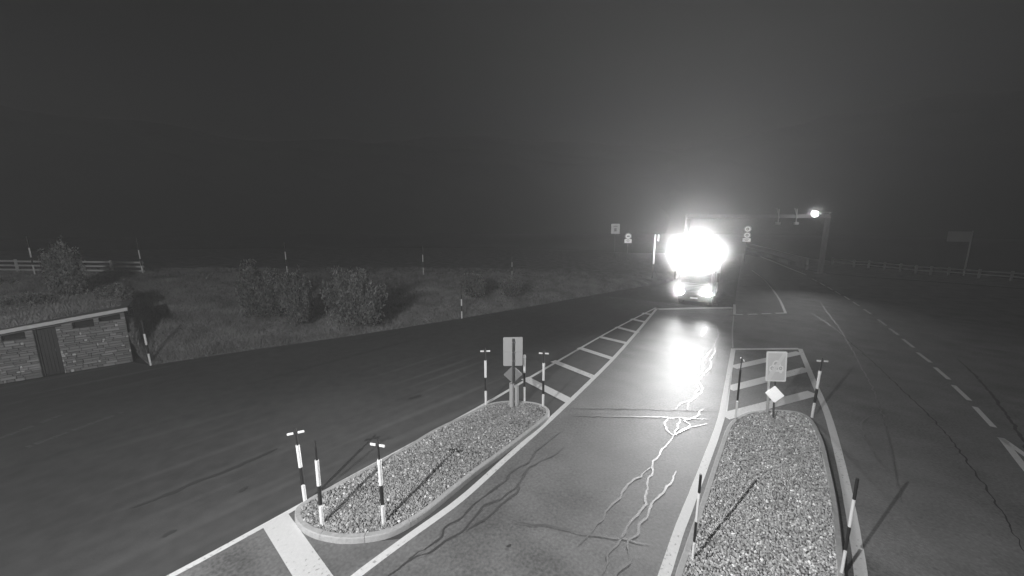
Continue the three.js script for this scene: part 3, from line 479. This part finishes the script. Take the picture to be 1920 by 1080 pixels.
{
  const [lx, ly] = [35.662, 7.365], o = thing('street_lamp', mastX[0], 7.1, mastX[1]), dx = lx - mastX[0], dy = ly - 7.1, dz = -44.8 - mastX[1];
  mesh('arm', join([bar([0, 0.2, 0], [0, dy + 0.22, 0.3], 0.06), bar([0, dy + 0.22, 0.3], [dx, dy + 0.26, dz - 0.2], 0.05)]), M.steelDull, o);
  const head = mesh('lamp_head', box(0.36, 0.12, 0.7, dx, dy + 0.27, dz - 0.1, 0.05), M.steelDull, o);
  mesh('lamp_glass', new THREE.SphereGeometry(0.33, 24, 16).translate(dx, dy, dz), M.streetLamp, head);
  const l = new THREE.SpotLight(0xffffff, LAMP.street, 0, 0.62, 1); l.shadow.radius = 8; l.castShadow = true; l.position.set(dx - 0.2, dy, dz + 0.4); l.target.position.set(dx - 7.4, dy + 0.6, dz + 8.8); o.add(l, l.target); l.name = 'street_light';
  glareCloud(o, 'glare_flakes', 14000, () => [dx + gauss() * 0.9, dy + gauss() * 0.9, dz + 0.75 + Math.abs(gauss()) * 0.8]);  // flakes added to imitate lens glare around this lamp
  tag(o, 'street lamp glowing white above the right-hand column of the gantry', 'street lamp');
}
function farSign(bx, Z, label, parts, [x, y], top) {
  const o = thing('road_sign', x, 0, -Z); o.rotation.y = Math.atan2(-3.8 - x, Z);
  mesh('pole', cyl(0.06, 0.06, top, 0, 0, -0.06), M.darkSteel, o);
  for (const [kind, w, h, yy, ring, xx = 0] of parts) {
    if (kind === 'disc') { const d = mesh('disc_plate', new THREE.CylinderGeometry(w / 2, w / 2, 0.03, 40).rotateX(Math.PI / 2).translate(xx, yy, 0), M.sheeting, o); mesh('rim', new THREE.TorusGeometry(w / 2 - 0.06, 0.045, 6, 40).translate(xx, yy, 0.012), M.signBackDark, d); if (ring) mesh('symbol', join(ring === 1 ? [box(w * 0.42, w * 0.16, 0.02, xx, yy, 0.02)] : [new THREE.TorusGeometry(w * 0.14, 0.05, 6, 24).translate(xx, yy, 0.016)]), M.signBackDark, d); }
    else { const d = mesh('sign_plate', roundedPlate(w, h, 0.05, 0.02).translate(xx, yy, -0.01), ring === 2 ? M.sheetingDull : M.sheeting, o); if (ring === 1) mesh('symbol', join([box(w * 0.6, 0.06, 0.02, xx, yy + 0.06, 0.03), box(w * 0.4, 0.06, 0.02, xx, yy - 0.08, 0.03)]), M.signBackDark, d); if (ring === 2) mesh('symbol', join([box(w * 0.5, 0.12, 0.02, xx, yy + h * 0.25, 0.025), box(w * 0.3, 0.5, 0.02, xx, yy - h * 0.1, 0.025)]), M.signBackDark, d); }
  }
  return tag(o, label, 'road sign');
}
const s1 = [16.426, 5.333], s2 = [18.523, 4.158], s2b = [18.565, 3.398], s3 = [37.43, 5.291], s3b = [37.537, 4.326], s3c = [37.621, 3.567];
farSign(0, 60, 'square pale sign on a high pole, farthest left behind the truck', [['plate', 1.3, 1.55, s1[1], 2]], s1, s1[1] + 0.7);
farSign(0, 60, 'round sign with one plate beneath, between square sign and glowing marker pole', [['disc', 1.05, 0, s2[1], 1], ['plate', 1.1, 0.62, s2b[1], 1]], s2, s2[1] + 0.4);
farSign(0, 60, 'two round signs stacked over a plate, right of the truck', [['disc', 1.05, 0, s3[1], 2], ['disc', 1.05, 0, s3b[1], 2], ['plate', 1.1, 0.55, s3c[1], 1]], s3, s3[1] + 0.4);
{
  const o = thing('road_sign', 54.233, -44.423, 0, 0); o.position.set(54.233, -44.423, 0); o.position.set(o.position.x, 0, o.position.y); o.rotation.y = -0.5;
  mesh('pole', cyl(0.07, 0.055, 5.4, 0, 0, 0), M.steel, o);
  mesh('sign_plate', roundedPlate(1.95, 1.2, 0.05, 0.02).translate(-1.05, 4.7, 0.06), M.signBack, o);
  for (const y of [4.35, 5.05]) mesh('bracket', box(1.5, 0.06, 0.05, -0.75, y, 0.03, 0.01), M.steelDull, o);
  tag(o, 'flag-like sign on a tall shiny pole behind the right-hand fence', 'road sign');
}
{
  const a = [15.226, 5.107], b = [15.437, 1.98], c = [15.566, 5.107], d = [15.612, 4.432];
  const o = thing('glowing_marker_pole', a[0], 0, -40);  // retroreflective pole; its glow and point light are added
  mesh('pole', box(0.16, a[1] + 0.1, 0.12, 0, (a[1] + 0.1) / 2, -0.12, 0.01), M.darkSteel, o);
  mesh('added_glow_tube', cyl(0.06, 0.06, a[1] - b[1], 0, b[1], 0), M.strip, o); mesh('added_glow_tube', cyl(0.07, 0.07, c[1] - d[1], c[0] - a[0], d[1], 0), M.strip, o);
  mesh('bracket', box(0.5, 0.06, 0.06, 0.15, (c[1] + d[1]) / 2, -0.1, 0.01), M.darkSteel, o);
  tag(o, 'reflective marker pole with added glow and a short second tube, left of the truck', 'marker pole');
  const l = new THREE.PointLight(0xffffff, LAMP.strip); l.position.set(0, (a[1] + b[1]) / 2, 0.3); l.castShadow = true; o.add(l); l.name = 'added_strip_light';
}

// ---------------------------------------------------------------- the truck at the stop line
{
  const [x, z] = [14.209, -28.555], o = thing('truck', x, 0, z, Math.atan2(-13.0, 21.0) - 0.0);                  // front faces +z, turned down the lane
  const cab = mesh('cab', toCreasedNormals(new THREE.ExtrudeGeometry(new THREE.Shape([[0, 0.55], [0.02, 1.5], [-0.06, 1.75], [-0.3, 2.78], [-0.58, 3.0], [-2.3, 3.05], [-2.3, 0.55]].map(([a, b]) => new THREE.Vector2(a, b))), { depth: 2.36, bevelEnabled: true, bevelSize: 0.04, bevelThickness: 0.06, bevelSegments: 3 }).translate(-0.06, 0, -1.18).rotateY(-Math.PI / 2), 0.7), M.truck, o);
  mesh('windscreen', box(2.1, 0.95, 0.02, 0, 0, 0, 0.01).rotateX(-0.23).translate(0, 2.24, -0.11), M.glass, cab);
  for (const s of [-1, 1]) { mesh('side_window', box(0.02, 0.7, 1.0, s * 1.262, 2.25, -1.1, 0.005), M.glass, cab); const m = mesh('mirror', box(0.2, 0.7, 0.12, s * 1.5, 2.3, -0.2, 0.04), M.truckDark, o); mesh('mirror_arm', bar([s * 1.24, 2.6, -0.35], [s * 1.5, 2.5, -0.2], 0.02), M.truckDark, m); }
  const grille = mesh('grille', box(1.5, 0.62, 0.04, 0, 1.35, 0.0, 0.02), M.truckDark, o); for (let k = 0; k < 5; k++) mesh('slat', box(1.4, 0.03, 0.03, 0, 1.12 + k * 0.115, 0.03, 0.01), M.steelDull, grille);
  mesh('bumper', box(2.46, 0.5, 0.24, 0, 0.62, -0.04, 0.06), M.truckDark, o);
  mesh('sun_visor', box(2.2, 0.1, 0.42, 0, 2.76, -0.18, 0.03), M.truckDark, o);
  const rail = mesh('lamp_bar', bar([-1.0, 3.3, -0.55], [1.0, 3.3, -0.55], 0.035), M.steelDull, o);
  for (const s of [-0.8, 0.8]) mesh('lamp_bar_leg', bar([s, 3.0, -0.65], [s, 3.3, -0.55], 0.025), M.steelDull, rail);
  const lamp = (name, px, py, pz, r, I, parent, cone, up) => {
    const b = mesh(name, new THREE.CylinderGeometry(r * 1.08, r * 0.8, 0.14, 24).rotateX(Math.PI / 2).translate(px, py, pz - 0.07), M.truckDark, parent);
    mesh('lens', new THREE.SphereGeometry(r, 20, 10, 0, 6.2832, 0, 1.2).rotateX(Math.PI / 2).scale(1, 1, 0.35).translate(px, py, pz - 0.02), M.lamp, b);
    const l = new THREE.SpotLight(0xffffff, I, 0, cone, 1); l.shadow.radius = r * 50; l.position.set(px, py, pz + r + 0.1); l.target.position.set(px, py + up * 10, pz + 10); l.castShadow = true; l.name = name + '_beam'; o.add(l, l.target);
  };
  for (const k of [-0.84, -0.28, 0.28, 0.84]) { lamp('roof_lamp', k, 3.52, -0.44, 0.21, LAMP.roof, o, 0.77, 0.52); lamp('added_visor_lamp', k, 2.99, -0.02, 0.19, LAMP.added_visor, o, 0.64, 0.27); }  // lower row on the sun visor is added to fill out the glare
  for (const s of [-1, 1]) lamp('headlight', s * 0.95, 1.05, 0.1, 0.24, LAMP.head, o, 0.52, 0.27);
  const body = mesh('cargo_box', box(2.5, 2.3, 6.2, 0, 2.1, -5.7, 0.04), M.truck, o); for (let k = 0; k < 6; k++) for (const s of [-1, 1]) mesh('rib', box(0.03, 2.1, 0.05, s * 1.26, 2.1, -3.1 - k * 1.05, 0.008), M.steelDull, body);
  mesh('chassis', box(0.9, 0.3, 8.4, 0, 0.8, -4.4, 0.02), M.truckDark, o);
  for (const zz of [-0.9, -5.6, -7.0]) for (const s of [-1, 1]) { const w = mesh('wheel', new THREE.CylinderGeometry(0.5, 0.5, 0.32, 32).rotateZ(Math.PI / 2).translate(s * 1.02, 0.5, zz), M.tyre, o); mesh('rim', new THREE.CylinderGeometry(0.28, 0.28, 0.34, 24).rotateZ(Math.PI / 2).translate(s * 1.025, 0.5, zz), M.rim, w); }
  glareCloud(o, 'glare_flakes', 240000, () => { const k = rnd() < 0.55 ? 1 : 2.1; return [-0.3 + gauss() * 1.5 * k, Math.max(0.1, 2.55 + gauss() * 1.3 * k), Math.min(6, 0.45 + Math.abs(gauss()) * 1.1 * k)]; });  // flakes added to imitate lens glare around the truck lamps
  for (const s of [-1, 1]) glareCloud(o, 'glare_flakes', 5200, () => [s * 0.95 + gauss() * 0.27, 1.05 + gauss() * 0.27, 0.42 + Math.abs(gauss()) * 0.3]);
  mesh('registration_plate', box(0.52, 0.12, 0.015, 0, 0.62, 0.09, 0.004), M.white, o);
  tag(o, 'truck with dazzling roof lamps and headlights waiting at the stop line', 'truck');
}

// ---------------------------------------------------------------- floodlight mast of the station, beside the camera
{
  const o = thing('floodlight_mast', -8, 0, 3);
  mesh('pole', cyl(0.11, 0.07, 9.2, 0, 0, 0), M.steel, o);
  mesh('cross_arm', box(1.5, 0.08, 0.08, 0, 9.0, 0, 0.01), M.steel, o);
  const glass = grey(0.8, 0.3, { emissive: new THREE.Color(1, 1, 1), emissiveIntensity: 2 });
  for (const [x, I, aim, cone] of [[0.6, LAMP.flood, [16, -8.2, -13.5], 1.15], [-0.6, LAMP.addedFloodLeft, [-7.5, -9, -21], 0.95]]) {  // second head, aimed left, is added to brighten hut and bank
    const yaw = Math.atan2(-aim[0], -aim[2]), put = (g) => g.rotateY(yaw).translate(x, 9, 0);
    const head = mesh('lamp_head', put(box(0.5, 0.3, 0.2, 0, 0, -0.2, 0.03)), M.darkSteel, o);
    mesh('added_visor', put(join([box(1.3, 0.03, 0.8, 0, 0.18, -0.5, 0.004), box(1.3, x > 0 ? 0.32 : 0.12, 0.03, 0, x > 0 ? 0.045 : 0.14, -0.9, 0.004)])), M.darkSteel, head);      // added unseen hood, keeps the beam out of the upper haze
    mesh('lamp_glass', put(box(0.42, 0.2, 0.02, 0, -0.02, -0.312, 0.005)), glass, head);
    const l = new THREE.SpotLight(0xffffff, I, 0, cone, 0.75); l.position.set(x - Math.sin(yaw) * 0.4, 8.92, -Math.cos(yaw) * 0.4); l.target.position.set(x + aim[0], 9 + aim[1], aim[2]); l.shadow.radius = 3; l.castShadow = true; l.name = 'mast_floodlight'; o.add(l, l.target);
  }
  tag(o, 'steel mast with a floodlight, an added left head and added hoods beside the camera, lighting islands and bank', 'floodlight mast');
}
renderer.render(scene, camera);
